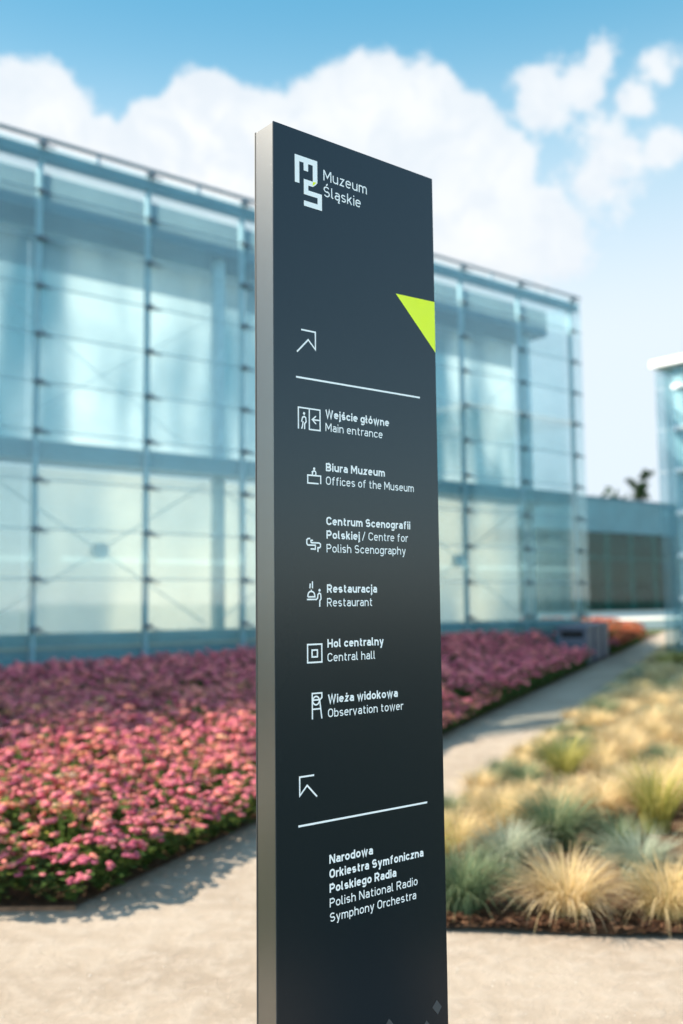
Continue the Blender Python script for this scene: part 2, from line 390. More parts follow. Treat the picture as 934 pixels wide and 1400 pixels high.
def glyphs(s):
    """a monoline engineering alphabet; cap height 1; s = stroke width. char -> (width, [strokes])"""
    h = s/2; b = h; T = 1-h; XH = .73; X = XH-h; A = XH; w = .43; r = w/2
    mid = .5
    def oval(w, lo, hi, rr=None):
        rr = rr or w/2; ry = min(rr*1.1, (hi-lo)/2)
        return arc(w/2, hi-ry, w/2, ry, 0, 180)+arc(w/2, lo+ry, w/2, ry, 180, 360)
    G = {}
    o = oval(w, b, X)+['c']
    G['o'] = (w, [o])
    G['ó'] = (w, [o, [(.17, .80), (.30, .98)]])
    bowl = arc(w/2, X-r, r, r, 0, 90, 6)
    G['a'] = (.40, [[(.03, X-.06)]+arc(.17, X-.12, .16, .12, 120, 90, 3)+arc(.24, X-.16, .16, .16, 90, 0, 6)+[(.40, 0)],
                    [(.40, .41)]+[(.16, .41)]+arc(.16, .41-(.41-b)/2, .16, (.41-b)/2, 90, 270, 8)+[(.24, b)]+[(.40, .14)]])
    G['ą'] = (.40, G['a'][1]+[[(.40, 0), (.31, -.12), (.33, -.20), (.44, -.20)]])
    G['b'] = (w, [[(0, 0), (0, 1)], [(0, .5)]+arc(w/2, X-r, r, r, 160, 0, 8)+arc(w/2, b+r, r, r, 0, -160, 8)])
    G['p'] = (w, [[(0, -.24), (0, A)], G['b'][1][1]])
    dd = [(w-x, y) for x, y in G['b'][1][1]]
    G['d'] = (w, [[(w, 0), (w, 1)], dd])
    G['g'] = (w, [dd, [(w, A), (w, -.05)]+arc(w/2, -.04, r, .17, 0, -150, 8)])
    cc = arc(w/2, X-r, r, r, 25, 180, 8)+arc(w/2, b+r, r, r, 180, 335, 8)
    G['c'] = (.40, [cc])
    G['ć'] = (.40, [cc, [(.17, .80), (.30, .98)]])
    G['e'] = (w, [[(0, .39), (w, .39)]+arc(w/2, X-r, r, r, 0, 180, 10)+arc(w/2, b+r, r, r, 180, 320, 8)])
    G['ę'] = (w, G['e'][1])
    G['f'] = (.30, [[(.10, 0), (.10, T-.17)]+arc(.27, T-.17, .17, .17, 180, 90, 5)+[(.32, T)], [(0, X), (.29, X)]])
    G['t'] = (.30, [[(.10, .92), (.10, b+.14)]+arc(.24, b+.14, .14, .14, 180, 270, 5)+[(.30, b)], [(0, X), (.29, X)]])
    arch = [(0, X-.17)]+arc(w/2, X-r, r, r, 150, 0, 8)+[(w, 0)]
    G['h'] = (w, [[(0, 0), (0, 1)], arch])
    G['n'] = (w, [[(0, 0), (0, A)], arch])
    a2 = .36
    def ar(x0): return [(x0, X-.15)]+arc(x0+a2/2, X-a2/2, a2/2, a2/2, 150, 0, 7)+[(x0+a2, 0)]
    G['m'] = (2*a2, [[(0, 0), (0, A)], ar(0), ar(a2)])
    G['r'] = (.20, [[(0, 0), (0, A)], [(0, X-.2)]+arc(.2, X-.2, .2, .2, 160, 60, 6)])
    G['u'] = (w, [[(w, 0), (w, A)], [(w-x, XH-y) for x, y in arch]])
    G['i'] = (0, [[(0, 0), (0, A)], [(0, 1-s*1.05), (0, 1)]])
    G['j'] = (.02, [[(.02, A), (.02, -.10)]+arc(-.10, -.10, .12, .12, 0, -90, 4), [(.02, 1-s*1.05), (.02, 1)]])
    lw = [(0, 1), (0, b+.12)]+arc(.12, b+.12, .12, .12, 180, 270, 4)+[(.15, b)]
    G['l'] = (.12, [lw]); G['ł'] = (.14, [[(x+.02, y) for x, y in lw], [(-.11, .42), (.17, .62)]])
    G['k'] = (.40, [[(0, 0), (0, 1)], [(.38, A), (0, .28)], [(.15, .42), (.40, 0)]])
    ss = arc(.20, X-.165, .185, .165, 40, 90, 4)+arc(.17, X-.165, .17, .165, 90, 270, 8)
    q = (X-.33+b)/2
    s2 = arc(.20, X-.16, .18, .16, 35, 180, 7)[:-1]+arc(.14, X-.16, .13, .145, 190, 265, 4)
    G['s'] = (.39, [arc(.19, X-.15, .18, .15, 30, 250, 9)+[(.25, b+.28)]+arc(.20, b+.15, .19, .15, 70, -150, 9)])
    G['ś'] = (.39, G['s'][1]+[[(.16, .80), (.29, .98)]])
    G['v'] = (.44, [[(.0, A), (.22, 0), (.44, A)]]); G['w'] = (.68, [[(0, A), (.17, 0), (.34, A), (.51, 0), (.68, A)]])
    G['y'] = (.44, [[(0, A), (.23, .04)], [(.44, A), (.16, -.23), (.04, -.23)]])
    zz = [(.01, X), (.37, X), (.02, b), (.39, b)]
    G['z'] = (.38, [zz]); G['ż'] = (.38, [zz, [(.19, .83), (.19, .83+s)]])
    G['/'] = (.36, [[(0, -.06), (.36, 1.04)]])
    C = .54; R_ = C/2
    G['O'] = (C, [oval(C, b, T)+['c']])
    G['C'] = (C-.02, [arc(R_, T-R_, R_, R_, 15, 180, 10)+arc(R_, b+R_, R_, R_, 180, 345, 10)])
    Sg = arc(.26, T-.23, .24, .23, 30, 250, 10)+[(.34, .5-.03)]+arc(.27, b+.235, .25, .235, 70, -150, 10)
    G['S'] = (.53, [Sg]); G['Ś'] = (.53, [Sg, [(.22, 1.08), (.36, 1.27)]])
    G['M'] = (.66, [[(0, 0), (0, 1)], [(.66, 0), (.66, 1)], [(.02, .98), (.33, .32), (.64, .98)]])
    G['N'] = (.56, [[(0, 0), (0, 1)], [(.56, 0), (.56, 1)], [(.02, .98), (.54, .02)]])
    G['H'] = (.54, [[(0, 0), (0, 1)], [(.54, 0), (.54, 1)], [(0, .5), (.54, .5)]])
    G['W'] = (.86, [[(0, 1), (.21, 0), (.43, .98), (.65, 0), (.86, 1)]])
    P_ = [(0, T), (.27, T)]+arc(.27, T-.235, .235, .235, 90, -90, 10)+[(0, T-.47)]
    G['P'] = (.50, [[(0, 0), (0, 1)], P_]); G['R'] = (.52, [[(0, 0), (0, 1)], P_, [(.25, T-.47), (.51, 0)]])
    G['B'] = (.52, [[(0, 0), (0, 1)], [(0, T), (.27, T)]+arc(.27, T-.205, .21, .205, 90, -90, 8)+[(0, T-.41)],
                    [(.25, T-.41), (.29, T-.41)]+arc(.29, (T-.41+b)/2, .235, (T-.41-b)/2, 90, -90, 8)+[(0, b)]])
    return G
GL = {}
def advance(txt, s, track):
    G = GL.setdefault(s, glyphs(s)); x = 0; place = []
    for ch in txt:
        if ch == ' ': x += .30; continue
        wd, st = G[ch]; x += s/2; place.append((x, st)); x += wd+s/2+track
    return x-track, place
def lettering(runs, u0, u1, base, cap, parent=sign):
    """runs: list of (text, stroke); the line is fitted between u0 and u1"""
    total = 0; parts = []
    for i, (txt, s) in enumerate(runs):
        if i: total += .26
        wd, place = advance(txt, s, .105 if s < .15 else .075); parts.append((total, place, s)); total += wd
    kx = (u1-u0)/(total*cap)
    mb = MB(); lev = 0
    for off, place, s in parts:
        for x, st in place:
            for k in st:
                closed = k[-1] == 'c'; pts = k[:-1] if closed else k
                ribbon(mb, [(u0+(off+x+px)*cap*kx, base+py*cap) for px, py in pts], s*cap, lev % 7, closed); lev += 1
    return mb.build('lettering', M['white_ink'], parent)
BO, RE = .195, .128
X0 = .148
lettering([('Muzeum', .118)], .1485, .2885, 2.5708, .0265)
lettering([('Śląskie', .118)], .1482, .2675, 2.5308, .0262)
for runs, end, base in [
    ([('Wejście główne', BO)], .3524, 1.9870), ([('Main entrance', RE)], .3300, 1.9548),
    ([('Biura Muzeum', BO)], .3360, 1.8592), ([('Offices of the Museum', RE)], .4340, 1.8270),
    ([('Centrum Scenografii', BO)], .4195, 1.7316), ([('Polskiej', BO), ('/ Centre for', RE)], .4100, 1.6994), ([('Polish Scenography', RE)], .4026, 1.6672),
    ([('Restauracja', BO)], .3046, 1.5728), ([('Restaurant', RE)], .2894, 1.5406),
    ([('Hol centralny', BO)], .3240, 1.4455), ([('Central hall', RE)], .2961, 1.4133),
    ([('Wieża widokowa', BO)], .3680, 1.3180), ([('Observation tower', RE)], .3848, 1.2858),
    ([('Narodowa', BO)], .2806, .9566), ([('Orkiestra Symfoniczna', BO)], .4456, .9244), ([('Polskiego Radia', BO)], .3544, .8922),
    ([('Polish National Radio', RE)], .4241, .8600), ([('Symphony Orchestra', RE)], .4185, .8278)]:
    lettering(runs, X0, end, base, .0197)

def flat(polys, name, m, y=-.0005):
    mb = MB()
    for i, p in enumerate(polys): mb.add([(a/1000, y-.00003*i, b/1000) for a, b in p], [tuple(range(len(p)))])
    return mb.build(name, m, sign)
def icon(strokes, name, wd=.0031, dots=()):
    mb = MB(); lev = 0
    for k in strokes:
        closed = k[-1] == 'c'; pts = k[:-1] if closed else k
        ribbon(mb, [(a/1000, b/1000) for a, b in pts], wd, lev, closed); lev += 1
    for (a, b, r) in dots:
        mb.add([(a/1000+r*math.cos(t*math.pi/8), -.0007, b/1000+r*math.sin(t*math.pi/8)) for t in range(16)], [tuple(range(16))])
    return mb.build(name, M['white_ink'], sign)
# emblem: an angular m running into an s, one folded corner in lime
flat([[(62, 2612.5), (130, 2612.5), (130, 2598), (62, 2598)], [(62, 2598), (75.5, 2598), (75.5, 2544), (62, 2544)],
      [(88.5, 2598), (102, 2598), (102, 2579), (88.5, 2579)], [(116, 2598), (130, 2598), (130, 2558), (124, 2551), (116, 2545)],
      [(88.5, 2558), (116, 2558), (116, 2545), (88.5, 2545)], [(88.5, 2545), (102, 2545), (102, 2532.5), (88.5, 2532.5)],
      [(88.5, 2532.5), (143.3, 2532.5), (143.3, 2520.5), (88.5, 2520.5)], [(130, 2520.5), (143.3, 2520.5), (143.3, 2505), (130, 2505)],
      [(88.5, 2505), (143.3, 2505), (143.3, 2492), (88.5, 2492)]], 'emblem', M['white_ink'])
flat([[(115, 2546.5), (127, 2558.5), (116.5, 2557.5)]], 'emblem_corner', M['lime'], -.0011)
flat([[(382, 2334), (520.8, 2337.8), (520.8, 2201.5)]], 'accent_triangle', M['lime'])
icon([[(78, 2189), (120, 2189), (120, 2147), (98.5, 2167.5), (65, 2134)]], 'direction_arrow', .0038)
icon([[(106, 1160), (65, 1160), (65, 1119), (86, 1139.5), (114, 1111.5)]], 'direction_arrow', .0038)
icon([[(62, 2074), (461, 2074)]], 'divider_line', .0044)
icon([[(60.5, 1052.5), (461.5, 1052.5)]], 'divider_line', .0044)
icon([[(68, 1952.5), (68, 2003), (132, 2003), (132, 1954), (100, 1954), (100, 2003)], [(131, 1978), (109, 1978)], [(120, 1987.5), (109, 1978), (120, 1968.5)],
      [(77, 1969.5), (80, 1980.5), (85, 1983), (89.5, 1980), (90.5, 1971), (86, 1965.5), (86, 1953)], [(81.5, 1971), (80, 1961), (77, 1953)]],
     'pictogram', .0034, [(84.5, 1990, .0033)])
icon([[(132.5, 1827), (132.5, 1846), (94, 1846), (94, 1827.5), (126, 1827.5)], [(108, 1847), (108, 1853)]+arc(113, 1853, 5, 4, 180, 0, 6)+[(118, 1847)]],
     'pictogram', .0034, [(113, 1862, .0033)])
icon([[(100, 1698), (94, 1698), (90, 1695), (90, 1686), (93, 1683), (115, 1683), (115, 1674), (101, 1674)],
      [(102, 1688.5), (126, 1688.5), (130, 1686), (130, 1680), (127, 1677.5), (122.5, 1677.5), (122.5, 1667.5)], [(102, 1688.5), (102, 1694), (108, 1694)]],
     'pictogram', .0034)
icon([[(99, 1594), (98, 1583)], [(105.5, 1599), (105.5, 1583)], [(91.5, 1563.5), (92.5, 1569.5)]+arc(102, 1568.5, 9.5, 7.5, 170, 10, 8)+[(112.5, 1563.5), (91.5, 1563.5)],
      [(89, 1557.5), (117, 1557.5), (120.5, 1561), (121, 1568.5), (125, 1572), (129, 1570.5), (130, 1566), (130, 1558), (126.5, 1554.5), (126.5, 1540.5)], [(102, 1576), (102, 1580)]],
     'pictogram', .0034, [(126, 1578.5, .0033)])
icon([[(90, 1413.5), (90, 1454.5), (131.5, 1454.5), (131.5, 1413.5), 'c'], [(103, 1426), (103, 1441.5), (118.5, 1441.5), (118.5, 1426), 'c']], 'pictogram', .0036)
icon([[(102.5, 1285), (102.5, 1343), (130.5, 1343), (130.5, 1332.5), (124, 1327), (130, 1285)], [(103, 1307.5), (126, 1307.5)],
      arc(113.5, 1326.5, 9.5, 9.5, 0, 345, 20)+['c'], [(103, 1328), (123, 1328)]], 'pictogram', .0034)
for px, pz, r in ((482, 557, 18), (324, 552, 20), (446, 518, 18)):
    flat([[(px, pz+r), (px+r*.94, pz-2), (px+3, pz-r), (px-r*.85, pz+3)]], 'faint_square', M['faint'])

# ------------------------------------------------------------------ the long glass hall
hall = thing('glass_hall', 'long two storey hall of pale frosted glass held by clamps, behind the pink flower bed', 'building', F, RZ)
MX = [.642+2.272*k for k in range(-3, 8)]             # mullions
ZJ = [1.13+.905*k for k in range(0, 11)]              # glass joints
XL, XR = MX[0], MX[-1]
for k in range(10):
    x0 = MX[k]; x1 = MX[k+1]
    for j in range(10):
        z0 = .12 if j == 0 else ZJ[j]; z1 = ZJ[j+1]
        xe = x1+(.36 if k == 9 else -.012)
        mb = MB().box(-(xe-x0-.012)/2, (xe-x0-.012)/2, -.008, .008, -(z1-z0-.02)/2, (z1-z0-.02)/2)
        o = mb.build('glass_pane', M['glass'], hall)
        o.location = ((x0+.012+xe)/2, 0, (z0+z1)/2)
        o.rotation_euler = (random.gauss(0, .0025), 0, random.gauss(0, .0025))
for k, x in enumerate(MX):
    mu = MB().box(x-.045, x+.045, .05, .17, 0, 10.12, .008).build('mullion', M['steel'], hall)
    for z in ZJ:
        c = MB().box(x-.12, x+.12, -.035, -.018, z-.03, z+.03, .006)
        c.tube((x, -.075, z), (x, .06, z), .05, n=12)
        c.tube((x-.0, -.02, z-.03), (x+.2, -.13, z-.07), .016, n=6)
        c.build('clamp', M['clamp'], mu)
for z in ZJ[1:-1]:
    MB().box(XL, XR+.34, -.011, .011, z-.009, z+.009).build('glazing_joint', M['joint'], hall)
XE = MX[0]-2.272*5                                     # the hall runs on to the left, out of the picture
for k in range(5):
    x = MX[0]-2.272*(k+1)
    MB().box(x+.012, x+2.26, -.008, .008, .12, 10.18).build('end_bay_glazing', M['glass'], hall)
    MB().box(x-.045, x+.045, .05, .17, 0, 10.12, .008).build('mullion', M['steel'], hall)
MB().box(XE, XL-.01, 1.80, 1.83, .9, 4.33).build('inner_wall_sheet', M['screen_lo'], hall)
MB().box(XE, XL-.01, 1.80, 1.83, 4.43, 9.2).build('inner_wall_sheet', M['screen_hi'], hall)
rail = MB().tube((XE, .02, 10.31), (XR+.4, .02, 10.31), .04)
x = XE
while x < XR+.4:
    rail.box(x-.03, x+.03, .0, .05, 10.1, 10.29); x += 1.136
rail.build('roof_rail', M['rail'], hall)
MB().box(XE, XR+.3, .02, .22, 9.90, 10.12, .01).build('roof_beam', M['blue_steel'], hall)
MB().box(XE, XR-.15, .8, 2.6, 9.25, 10.0, .02).build('roof_gutter', M['slate'], hall)
MB().box(XE, XR-.05, .18, .55, 4.24, 4.60, .01).build('floor_beam', M['blue_steel'], hall)
MB().box(XE, XR-.05, .55, 1.65, 4.34, 4.42).build('walkway', M['slate'], hall)
MB().box(XE, XR-.02, .18, .9, 0, 1.02, .01).build('plinth', M['plinth'], hall)
MB().box(XE, XR-.04, .12, .18, .74, .80).build('plinth_ledge', M['tan'], hall)
SX = 16.05
CX = [-5.35, -.05, 5.25, 10.55, 15.75]
for i, x in enumerate(CX):
    MB().tube((x, 1.15, 0), (x, 1.15, 9.25), .16, n=16).build('column', M['pale_steel'], hall, True)
# frosted inner wall in sheets, lower storey and upper storey
ex = [XL]+[c+1.2 for c in CX[:-1]]+[SX]
for x0, x1 in zip(ex, ex[1:]):
    film(MB().box(x0+.01, x1-.01, 1.80, 1.83, .9, 4.33).build('inner_wall_sheet', M['screen_lo'], hall), 3)
    film(MB().box(x0+.01, x1-.01, 1.80, 1.83, 4.43, 9.2).build('inner_wall_sheet', M['screen_hi'], hall), 3)
for x0, x1 in zip(CX, CX[1:]):
    b = MB(); yb = 1.5
    b.tube((x0+.1, yb, 1.1), (x1-.1, yb, 4.2), .015, n=6); b.tube((x0+.1, yb-.05, 4.2), (x1-.1, yb-.05, 1.1), .015, n=6)
    b.tube(((x0+x1)/2, yb-.12, 2.65), ((x0+x1)/2, yb+.07, 2.65), .17, n=16)
    b.build('cross_brace', M['pale_steel'], hall)
    b = MB(); b.tube((x0+.1, yb, 4.7), (x1-.1, yb, 7.9), .008, n=6); b.tube((x0+.1, yb-.05, 7.9), (x1-.1, yb-.05, 4.7), .008, n=6)
    b.build('cross_brace', M['pale_steel'], hall)
MB().box(XR-.06, XR-.03, .25, 13.9, 0.1, 10.0).build('end_glazing', M['glass_clear'], hall)
MB().box(XE, XR-.1, 13.95, 14.0, .1, 10.0).build('rear_glazing', M['glass_rear'], hall)
MB().box(XE, XR-.1, 2.65, 13.9, 9.96, 9.99).build('roof_glazing', M['glass_rear'], hall)
MB().box(XE, XR-.1, .9, 13.9, 0, .06).build('floor', M['concrete'], hall)
MB().box(16.1, 16.13, 2.0, 9.0, .9, 4.33).build('inner_end_sheet', M['screen_lo'], hall)
MB().box(16.1, 16.13, 2.7, 9.0, 4.43, 9.2).build('inner_end_sheet', M['screen_hi'], hall)

# ------------------------------------------------------------------ low block beyond the hall
tb = MB()
ta, tb_, tc_, td = fpt(24, 13), fpt(64, 13), fpt(64, 36), fpt(24, 36)
tb.add([(p.x, p.y, z) for z in (-.02, .5) for p in (ta, tb_, tc_, td)], [(3, 2, 1, 0), (4, 5, 6, 7), (0, 1, 5, 4), (1, 2, 6, 5), (2, 3, 7, 6), (3, 0, 4, 7)])
tag(tb.build('terrace', M['ledge']), kind='structure')
low = thing('low_glass_block', 'low dark glass block with a blue fascia and pale ledge, behind the tall glass hall', 'building', fpt(36, 24), RZ)
LW = 32
MB().box(0, LW, 0, .3, 6.2, 8.5, .02).build('fascia', M['fascia'], low)
MB().box(-.05, LW+.05, -.06, 9, 8.5, 8.62, .01).build('roof', M['slate'], low)
MB().box(0, LW, .0, .4, .5, .74, .01).build('plinth', M['concrete'], low)
MB().box(0, LW, 2.6, 2.8, .4, 6.2).build('inner_wall', M['dark_in'], low)
MB().box(0, LW, .4, 2.6, .55, .74).build('floor', M['dark_in'], low)
MB().box(0, LW, 8.7, 9, 0, 8.1).build('rear_wall', M['dark_in'], low)
MB().box(0, .2, .4, 8.7, .3, 8.1).build('side_wall', M['fascia'], low)
MB().box(LW-.2, LW, .4, 8.7, .3, 8.1).build('side_wall', M['fascia'], low)
for k in range(12):
    x = .95+k*2.9
    if x > LW-.4: continue
    MB().box(x-.10, x+.10, .06, .2, .74, 6.2).build('mullion', M['steel'], low)
    if x+2.9 < LW:
        for z0, z1 in ((.76, 2.5), (2.52, 4.4), (4.42, 6.18)):
            MB().box(x+.02, x+2.88, .02, .045, z0, z1).build('glass_pane', M['glass_dark'], low)
    MB().box(x+1.6, x+2.1, 1.2, 1.5, .74, 6.19).build('inner_column', M['blue_steel'], low)
MB().box(0, LW, .1, .18, 4.3, 4.5).build('transom', M['blue_steel'], low)

# ------------------------------------------------------------------ small glass tower at the right
tw = thing('glass_tower', 'narrow glass tower with a white flat roof at the right, beside the path', 'building', (8.23, 24.85, 0), RZ)
TZ = [.5+1.06*k for k in range(0, 7)]
TD = 6.0; TWX = 5.0
MB().box(-.2, TWX+.2, -TD-.2, .3, 7.40, 7.58, .015).build('roof', M['white_steel'], tw)
for y0, y1 in ((-2.0, .28), (-4.0, -2.02), (-TD, -4.02)):
    for z0, z1 in zip([.1]+TZ[1:], TZ[1:]+[7.36]):
        MB().box(-.012, .012, y0+.01, y1-.01, z0+.012, z1-.012).build('glass_pane', M['glass_tower'], tw)
for y in (-.35, -2.01, -4.01, -TD+.1):
    mu = MB().box(.03, .2, y-.14, y+.14, 0, 7.38, .01).build('mullion', M['white_steel'], tw)
    for z in TZ:
        c = MB().box(-.04, -.016, y-.16, y+.16, z-.05, z+.05, .008); c.tube((-.09, y, z), (.07, y, z), .07, n=12)
        c.build('clamp', M['white_steel'], tw)
MB().box(0, TWX, .0, .03, .1, 7.36).build('rear_glazing', M['glass_tower'], tw)
MB().box(.04, TWX, -TD, -TD+.03, .1, 7.36).build('front_glazing', M['glass_clear'], tw)
MB().box(TWX-.03, TWX, -TD+.05, -.02, .1, 7.36).build('side_glazing', M['glass_clear'], tw)
film(MB().box(.75, .78, -TD+.2, -.35, .12, 7.3).build('inner_wall_sheet', M['screen_white'], tw), 1)
MB().box(.02, TWX-.02, -TD+.03, -.01, 0, .09).build('floor', M['concrete'], tw)
MB().box(.22, TWX-.04, -TD+.06, -.05, .09, .85).build('plinth', M['plinth'], tw)
for z in (3.68,):
    MB().box(.8, TWX-.22, -TD+.2, -.2, z-.12, z+.12).build('floor_slab', M['white_steel'], tw)

# ------------------------------------------------------------------ litter bins by the path
BR = -math.atan2(PD.x, PD.y)                          # local y along the path
def make_bin(label):
    t = thing('litter_bin', label, 'bin', (0, 0, 0), BR, 'slate grey bins in a row at the path edge')
    MB().box(-.34, .34, 0, 1.15, .05, .66, .02).build('body', M['bin'], t)
    MB().box(-.36, .36, -.02, 1.17, .82, .95, .02).build('lid', M['bin'], t)
    MB().box(-.34, -.26, 0.01, 1.14, .66, .82).build('side_frame', M['bin'], t)
    MB().box(.26, .34, 0.01, 1.14, .66, .82).build('side_frame', M['bin'], t)
    MB().box(-.26, .26, .1, 1.1, .66, .82).build('slot', M['black'], t)
    MB().box(-.28, .28, .06, 1.09, 0, .05).build('foot', M['black'], t)
    return t
b0 = make_bin('front litter bin of the row, slate grey with a dark slot')
for i, lb in enumerate((None, 'middle litter bin of the slate grey row beside the path', 'rearmost litter bin of the slate grey row beside the path')):
    o = b0 if i == 0 else copy_tree(b0)
    q = PA+PD*(19.35+1.55*i)-PN*.38
    o.location = (q.x, q.y, 0)
    if lb: o['label'] = lb

# ------------------------------------------------------------------ plants
def set_tint(me, vals):
    a = me.attributes.new('tint', 'FLOAT', 'FACE'); a.data.foreach_set('value', np.asarray(vals, dtype=np.float32))
def raw_mesh(name, V, Fq, tint, smooth=False):
    me = bpy.data.meshes.new(name)
    me.from_pydata(np.asarray(V).tolist(), [], [tuple(f) for f in Fq]); me.update()
    set_tint(me, tint)
    if smooth: me.polygons.foreach_set('use_smooth', [True]*len(me.polygons))
    return me
def sedum(seed, detail=1.0):
    """one plant: (leaf data, head data), each (V, F, tint)"""
    r = np.random.default_rng(seed)
    LV, LF, LT, HV, HF, HT = [], [], [], [], [], []
    nh = int(29*detail)
    heads = []
    for i in range(nh*6):
        if len(heads) >= nh: break
        a = r.uniform(0, 2*math.pi); rad = .25*math.sqrt(r.uniform(0, 1))
        p = (rad*math.cos(a), rad*math.sin(a))
        if any((p[0]-h[0])**2+(p[1]-h[1])**2 < .058**2 for h in heads): continue
        z = .44-.15*(rad/.25)**2+r.normal(0, .03)
        heads.append((p[0], p[1], z, r.uniform(.022, .055)))
    nu = 7 if detail >= 1 else 5
    for hx, hy, hz, hr in heads:
        tv0 = float(np.clip(r.normal(.45, .27), 0, 1))
        for q_ in range(int(r.integers(4, 8)) if detail >= 1 else 2):
            a = r.uniform(0, 6.28); off = hr*(.75*math.sqrt(r.uniform(0, 1)) if q_ else 0.)
            ox, oy = hx+off*math.cos(a), hy+off*math.sin(a); oz = hz-off*off*9+r.normal(0, .006)-(ox*hx+oy*hy-hx*hx-hy*hy)*1.1
            br = hr*(r.uniform(.34, .62) if detail >= 1 else r.uniform(.6, .9)); tv = float(np.clip(tv0+r.normal(0, .1), 0, 1)); k = len(HV)
            for rr, zz in ((.55, -.5), (1.0, -.05), (.6, .5)):
                for j in range(nu):
                    t = 2*math.pi*j/nu+rr; q = rr*br*r.uniform(.7, 1.25)
                    HV.append((ox+q*math.cos(t), oy+q*math.sin(t), oz+zz*br*r.uniform(.7, 1.2)))
            for b_ in range(2):
                for j in range(nu):
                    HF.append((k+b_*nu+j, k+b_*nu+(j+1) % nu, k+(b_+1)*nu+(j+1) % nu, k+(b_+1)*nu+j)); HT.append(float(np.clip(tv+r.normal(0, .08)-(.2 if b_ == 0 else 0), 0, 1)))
            HF.append(tuple(k+2*nu+j for j in range(nu))); HT.append(tv)
        k = len(HV)
        HV += [(-.004, 0, 0), (.004, 0, 0), (hx+.004, hy, hz), (hx-.004, hy, hz)]; HF.append((k, k+1, k+2, k+3)); HT.append(2.)   # stem
    nl = int(210*detail)
    for i in range(nl):
        hx, hy, hz, hr = heads[r.integers(len(heads))]; f = r.uniform(.2, 1.05)
        cx, cy, cz = hx*(.35+.65*f), hy*(.35+.65*f), hz*f
        a = r.uniform(0, 2*math.pi) if r.uniform() < .4 else math.atan2(hy, hx)+r.normal(0, .8)
        d = np.array([math.cos(a), math.sin(a), r.uniform(-.15, .55)]); sd = np.array([-math.sin(a), math.cos(a), 0])
        ln = r.uniform(.045, .08); wd = ln*.36; c = np.array([cx, cy, cz]); k = len(LV)
        LV += [tuple(c), tuple(c+d*ln*.5+sd*wd), tuple(c+d*ln+np.array([0, 0, -.012])), tuple(c+d*ln*.5-sd*wd)]
        LF += [(k, k+1, k+2, k+3)]; LT.append(float(np.clip(r.normal(.42, .25), 0, 1)))
    return (LV, LF, LT), (HV, HF, HT)
NEAR = [sedum(s, 1.) for s in (1, 2, 3, 4)]
FAR = [sedum(s, .55) for s in (11, 12, 13)]
NM = [(raw_mesh('foliage', *a), raw_mesh('bloom', *b, smooth=True)) for a, b in NEAR]
def stems(me):
    v = np.empty(len(me.polygons), dtype=np.float32); me.attributes['tint'].data.foreach_get('value', v)
    me.attributes['tint'].data.foreach_set('value', np.where(v > 1.5, np.float32(.3), v))
    me.materials.append(M['sedum_leaf']); me.polygons.foreach_set('material_index', (v > 1.5).astype(np.int32))
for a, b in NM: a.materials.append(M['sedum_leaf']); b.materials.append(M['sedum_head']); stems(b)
spots = []
stp = .36
k = .25
while k < 34:                                          # a closed row along the path edge
    q = PA+PD*k-PN*random.uniform(.05, .10); spots.append((q.x, q.y, stp)); k += .26
x = -1.5
while x > -4:                                          # and along the front edge
    spots.append((x, 5.31+random.uniform(0, .04), stp)); x -= .29
edge_row = set(spots)
y = 5.34
while y < 43:
    st = stp if y < 14 else (.42 if y < 24 else .75)
    x = -11.
    while x < 25:
        px, py = x+random.uniform(-.12, .12)*st/.36, y+random.uniform(-.12, .12)*st/.36
        if in_flower(px, py, .24) and px/py > -.62: spots.append((px, py, st))
        x += st
    y += st*.92
def in_frame(x, y): return abs(x/y+.0) < .38
def blocked(x, y):
    q = Vector((x, y))-PA
    for i in range(3):
        c = Vector(pe(19.35+1.55*i+.55, -.42)); 
        if (c-Vector((x, y))).length < .85: return True
    return False
spots = [s for s in spots if not blocked(s[0], s[1]) and (s in edge_row or random.random() > .05)]
spots.sort(key=lambda s: s[1]+(0 if in_frame(s[0], s[1]) else 1000))
SUNLIT = 'pink stonecrop plant with domed flower heads in the nearer part of the flower bed'
first = {}
single = spots[:300]
for n_, (x, y, st) in enumerate(single):
    k = n_ % len(NM)
    if k not in first:
        t = thing('stonecrop_plant', SUNLIT, 'flowering plant', (0, 0, 0), 0, 'pink stonecrop plants massed in the bed')
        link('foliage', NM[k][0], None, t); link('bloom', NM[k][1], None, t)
        first[k] = t
    else: t = copy_tree(first[k])
    t.location = (x, y, bank(x, y)); t.rotation_euler = (0, 0, random.uniform(0, 6.28))
    sc = random.uniform(.52, .76) if (x, y, st) in edge_row else random.uniform(.80, 1.12); t.scale = (max(.8, sc)*1.06, max(.8, sc)*1.06, sc)
def merge(name, data, m, places, label, cat, parent=None):
    VV, FF, TT = [], [], []
    k = 0
    for x, y, z, a, sc, v in places:
        V, Fq, T = data[v]; V = np.asarray(V)
        c, s_ = math.cos(a), math.sin(a)
        P = np.stack([V[:, 0]*c-V[:, 1]*s_, V[:, 0]*s_+V[:, 1]*c, V[:, 2]], 1)*np.array([sc, sc, min(sc, 1.12)])+np.array([x, y, z])
        VV.append(P); FF += [tuple(i+k for i in f) for f in Fq]; TT += T; k += len(V)
    me = raw_mesh(name, np.concatenate(VV), FF, TT)
    return link(name, me, m, parent)
rest = spots[300:]
pl = [(x, y, bank(x, y), random.uniform(0, 6.28), random.uniform(.92, 1.12)*(st/.36)**.75, random.randrange(3)) for x, y, st in rest]
def mass(label, leaf, head, places):
    t = thing('stonecrop_mass', label, 'flower bed'); t['kind'] = 'stuff'
    merge('foliage', [d[0] for d in FAR], M['sedum_leaf'], places, '', '', t); stems(merge('bloom', [d[1] for d in FAR], head, places, '', '', t).data)
